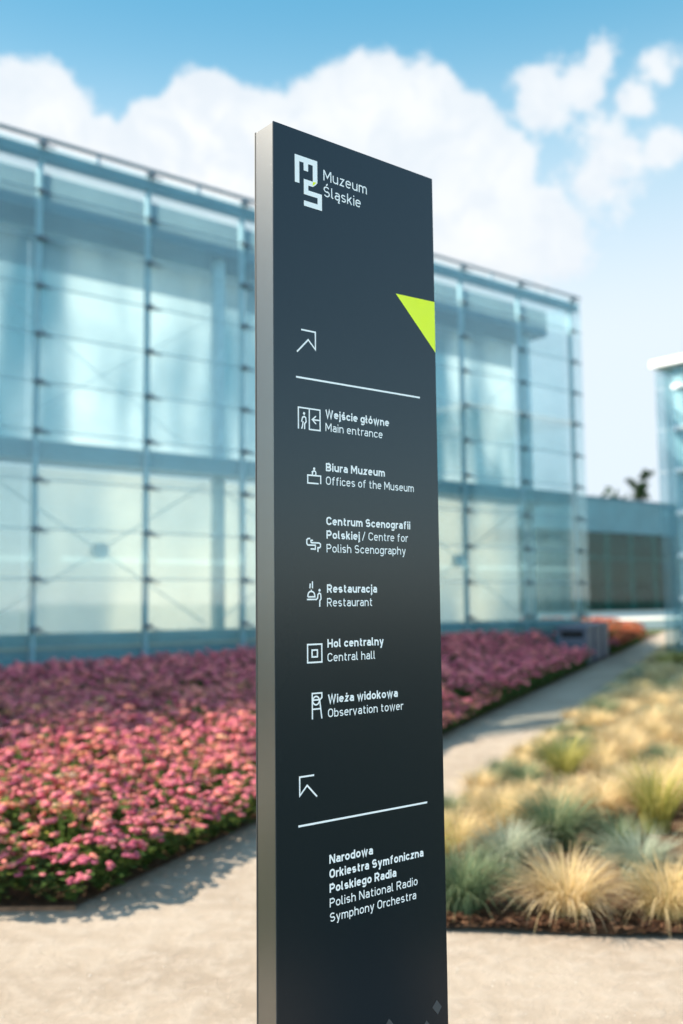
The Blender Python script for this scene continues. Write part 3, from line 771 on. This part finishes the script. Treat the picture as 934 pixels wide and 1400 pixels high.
mass('distant mass of pink stonecrop in front of the long glass hall', None, M['sedum_head'], [q for q in pl if fcoord(q[0], q[1])[0] < 17.5])
mass('stonecrop with sunlit orange red in its colour beyond the corner of the long glass hall', None, M['sedum_sunlit'], [q for q in pl if fcoord(q[0], q[1])[0] >= 17.5])

def tuft(seed, n, rad, hgt, flop, wid, plumes=0):
    r = np.random.default_rng(seed); V, Fq, T = [], [], []
    for i in range(n):
        a = r.uniform(0, 2*math.pi); q = math.sqrt(r.uniform(0, 1))
        lean = q*flop*r.uniform(.6, 1.3)+abs(r.normal(0, .12))
        ln = hgt*r.uniform(.72, 1.12)*(1.0+.12*q); b0 = np.array([math.cos(a)*q*rad*.38, math.sin(a)*q*rad*.38, 0])
        d = np.array([math.cos(a+r.normal(0, .25)), math.sin(a+r.normal(0, .25)), 0]); sd = np.array([-d[1], d[0], 0])
        tv = float(np.clip(r.normal(.5, .22), 0, 1)); k = len(V); seg = 4
        wv = wid*r.uniform(.7, 1.3)
        pos = b0.copy(); ang = lean*.35
        tw_ = r.uniform(-.9, .9)
        for sgi in range(seg+1):
            f = sgi/seg; ww = wv*(1-f)**.7*.5+.0003
            s2 = sd*math.cos(tw_*f)+np.array([0, 0, 1])*math.sin(tw_*f)*.3
            V += [tuple(pos+s2*ww), tuple(pos-s2*ww)]
            pos = pos+(d*math.sin(ang)+np.array([0, 0, 1])*math.cos(ang))*ln/seg
            ang += lean*.42+abs(r.normal(0, .11))
        for sgi in range(seg):
            j = k+2*sgi; Fq.append((j, j+1, j+3, j+2)); T.append(float(np.clip(tv+.35*(sgi/seg-.5), 0, 1)))
    return V, Fq, T
KINDS = [('straw', [tuft(21, 950, .25, .345, .92, .0044), tuft(22, 900, .25, .325, 1.0, .0044), tuft(23, 820, .28, .30, 1.1, .0044)]),
         ('fescue', [tuft(31, 950, .24, .30, .95, .0042), tuft(32, 900, .24, .32, .85, .0042)]),
         ('sage', [tuft(41, 850, .24, .30, 1.0, .0042)]),
         ('lush', [tuft(51, 420, .2, .46, .6, .0055)])]
TM = {}
for nm, ds in KINDS:
    TM[nm] = []
    for d in ds:
        me = raw_mesh('grass_tuft', *d); me.materials.append(M[nm]); TM[nm].append(me)
CALL = {'straw': 'straw yellow tuft of ornamental grass among the others in the bed', 'fescue': 'dark green tuft of fescue grass among the straw coloured ones',
        'sage': 'silvery grey green grass tuft among the straw coloured ones', 'lush': 'yellow green upright grass tuft among the straw coloured ones'}
GRP = {'straw': 'straw yellow grass tufts', 'fescue': 'dark green fescue tufts', 'sage': 'grey green grass tufts', 'lush': 'yellow green grass tufts'}
placed = []
def put_tuft(kind, x, y, sc, label=None, zs=1.):
    me = TM[kind][len(placed) % len(TM[kind])]
    o = bpy.data.objects.new('grass_tuft', me); COL.objects.link(o)
    o.location = (x, y, .015); o.rotation_euler = (0, 0, random.uniform(0, 6.28)); o.scale = (sc, sc, sc*zs)
    tag(o, label or CALL[kind], 'ornamental grass', GRP[kind]); placed.append((x, y, sc))
front = [('fescue', .58, 5.12, 1.15, 'large dark green tuft at the front of the grass bed beside the sign'),
         ('straw', 1.08, 5.00, 1.05, 'round straw coloured tuft in the middle of the front row of the grass bed'),
         ('straw', 1.56, 4.98, 1.0, 'straw coloured tuft at the front of the grass bed by the right edge'),
         ('fescue', 1.30, 6.35, 1.25, 'wide dark green tuft in the second row of the grass bed'),
         ('fescue', 1.62, 6.05, .95, 'small dark green tuft to the right of the wide dark green one'),
         ('sage', .92, 5.85, 1.0, 'silvery tuft between the front dark green tuft and the wide dark green one'),
         ('straw', 1.02, 6.75, .9, 'straw tuft directly behind the silvery tuft near the path'),
         ('fescue', 1.42, 8.05, .95, 'small rounded green tuft at the path edge of the grass bed'),
         ('lush', 2.05, 6.7, 1.1, 'tall yellow green tuft near the right edge of the grass bed'),
         ('lush', .42, 5.62, .8, 'yellow green blades rising behind the front dark green tuft'),
         ('sage', 1.62, 5.62, 1.0, 'silvery tuft behind the straw tuft at the right'),
         ('straw', 1.12, 7.3, .85, 'straw tuft at the path edge in front of the small rounded green tuft'),
         ('fescue', 1.95, 9.35, 1.0, 'dark rounded green tuft further along the path edge')]
for kd, x, y, sc, lb in front: put_tuft(kd, x, y, sc, lb)
rt = random.Random(5)
k = .7
while k < 26:                                          # small tufts soften the edge along the path
    q = PA+PD*k+PN*(PWID+.16+rt.uniform(-.03, .08))
    if in_grass(q.x, q.y, .05) and all((q.x-a)**2+(q.y-b)**2 > .06 for a, b, s in placed):
        put_tuft(rt.choices(['straw', 'sage', 'fescue'], [.7, .17, .13])[0], q.x, q.y, rt.uniform(.5, .75))
    k += rt.uniform(.26, .42)
y = 5.1
while y < 30:
    x = -1.
    st = .41 if y < 12 else .47
    while x < y*.5+.6:
        px, py = x+rt.uniform(-.1, .1), y+rt.uniform(-.1, .1)
        if in_grass(px, py, .25) and all((px-a)**2+(py-b)**2 > (.36*s)**2 for a, b, s in placed) and px < y*.42+.3:
            kd = rt.choices(['straw', 'sage', 'fescue', 'lush'], [.64, .20, .16, 0] if y < 7.5 else [.62, .16, .14, .08] if y < 9 else [.76, .13, .07, .04])[0]
            put_tuft(kd, px, py, rt.uniform(.72, 1.2), None, rt.uniform(.85, 1.1))
        x += st
    y += st*.9
print('single plants', len(single), 'rest', len(rest), 'tufts', len(placed))

# loose stones on the sandy forecourt
V, Fq, T = [], [], []
for i in range(1500):
    y = 2.6+4.6*random.random()**1.3; x = random.uniform(-.5, .5)*y*1.0
    if in_flower(x, y, -.05) or in_grass(x, y, -.03): continue
    big = random.random() < .012
    r_ = random.uniform(.005, .009) if big else random.uniform(.0015, .004)
    k = len(V); a0 = random.uniform(0, 6.28)
    for zz, rr in ((-.2, .8), (.35, 1.), (.8, .5)):
        for j in range(6):
            a = a0+j*math.pi/3; q = r_*rr*random.uniform(.75, 1.15)
            V.append((x+q*math.cos(a), y+q*math.sin(a), .0+zz*r_*.7))
    tv = random.random()
    for lv in range(2):
        for j in range(6): Fq.append((k+lv*6+j, k+lv*6+(j+1) % 6, k+lv*6+6+(j+1) % 6, k+lv*6+6+j)); T.append(tv)
    Fq.append(tuple(k+12+j for j in range(6))); T.append(tv)
g = link('gravel', raw_mesh('gravel', V, Fq, T, True), M['stone']); tag(g, 'loose small stones scattered over the sandy ground', 'gravel', kind='stuff')
# unseen lawn added beside the path to darken the sign's reflections
V, Fq, T = [], [], []
for i in range(26000):
    y = random.uniform(-1.5, 3.8); x = random.uniform(1.5, 6.5) if random.random() < .5 else random.uniform(-6.5, -2.0)
    if x > 0 and (x < 1.66+max(0, y-1.2)*.42 or y > 3.15): continue
    if x < 0 and (x > -2.12 or y > 3.65): continue
    a = random.uniform(0, 6.28); h = random.uniform(.025, .06); k = len(V); c, s_ = math.cos(a), math.sin(a); ln = random.uniform(.2, .9)*h
    V += [(x-.0022*s_, y+.0022*c, -.012), (x+.0022*s_, y-.0022*c, -.012), (x+c*ln, y+s_*ln, h)]; Fq.append((k, k+1, k+2)); T.append(random.random())
g = link('added_lawn_grass', raw_mesh('added_lawn_grass', V, Fq, T), M['turf']); tag(g, 'short mown grass added out of view beside the sandy path', 'grass', kind='stuff')
# fallen bark and plant litter along the front of the grass bed
V, Fq, T = [], [], []
for i in range(1500):
    x = random.uniform(-.2, 3.2); y = 4.93-.135*(x+.26)+.02+abs(random.gauss(0, .16))
    if not in_grass(x, y, -.02): continue
    a = random.uniform(0, 6.28); l = random.uniform(.008, .03); wd = l*random.uniform(.2, .5); k = len(V); z = .03+random.uniform(0, .02)
    c, s_ = math.cos(a), math.sin(a)
    for dx, dy, dz in ((-l, -wd, 0), (l, -wd, random.uniform(0, .008)), (l, wd, .006), (-l, wd, .004)): V.append((x+dx*c-dy*s_, y+dx*s_+dy*c, z+dz))
    Fq.append((k, k+1, k+2, k+3)); T.append(random.random())
M['chips'] = leafy('bark_chips', [(0, (.035, .016, .01)), (.6, (.085, .038, .02)), (1, (.17, .085, .045))], .9, 0., 'tint', 0)
g = link('bark_mulch', raw_mesh('bark_mulch', V, Fq, T), M['chips']); tag(g, 'reddish bark mulch along the front of the grass bed', 'mulch', kind='stuff')

# ------------------------------------------------------------------ trees behind the low block
def tree(loc, h, crown_r, crown_z, n, leaf, label, squash=1., seed=1, taper=0.):
    r = np.random.default_rng(seed)
    t = thing('tree', label, 'tree', loc)
    tb = MB().tube((0, 0, 0), (.1, 0, crown_z), .035*h*.6, .02*h*.4, 10)
    for i in range(9):
        a = r.uniform(0, 6.28); z = crown_z*r.uniform(.75, 1.0); q = crown_r*r.uniform(.4, .8)
        tb.tube((.08, 0, z), (q*math.cos(a), q*math.sin(a), z+crown_r*squash*r.uniform(.2, .8)), .012*h*.5, .004*h*.5, 6)
    tb.build('trunk', M['bark'], t)
    V, Fq, T = [], [], []
    cl = []
    for i in range(34):
        p = r.normal(0, 1, 3); p /= np.linalg.norm(p); p *= r.uniform(.35, 1)**.5
        q = p*np.array([crown_r, crown_r, crown_r*squash]); cs = r.uniform(.18, .34)*crown_r
        if taper:                                      # leaves sit along a few ragged leaders
            d = ((.25, 0, 1.), (-.62, .1, .72), (.5, -.1, .9))[i % 3]; f = r.uniform(-.5, 1.)
            q = np.array(d)*f*crown_r*squash*(1., .8, 1.05)[i % 3]+r.normal(0, .07, 3)*crown_r; cs = (.30-.17*max(0, f))*crown_r
        cl.append((q, cs, r.uniform(0, .5)))
    for i in range(n):
        c, cr_, tv = cl[r.integers(len(cl))]
        p = c+r.normal(0, .55, 3)*cr_+np.array([.1, 0, crown_z+crown_r*squash*.7])
        a = r.normal(0, 1, 3); a /= np.linalg.norm(a); b = np.cross(a, r.normal(0, 1, 3)); b /= np.linalg.norm(b)
        l = leaf*r.uniform(.6, 1.3); k = len(V)
        V += [tuple(p-a*l), tuple(p+b*l*.45), tuple(p+a*l), tuple(p-b*l*.45)]; Fq.append((k, k+1, k+2, k+3)); T.append(float(np.clip(tv+r.uniform(0, .5), 0, 1)))
    link('crown', raw_mesh('crown', V, Fq, T), M['tree_leaf'], t)
tree((26, 100, 0), 12.5, 4.4, 6.1, 5600, .40, 'broad round topped tree showing over the roof of the low glass block', .68, 3)
tree((30.1, 100, 0), 15, 1.15, 10.9, 560, .30, 'slender ragged tree standing above the roof of the low glass block', 1.9, 5, .55)
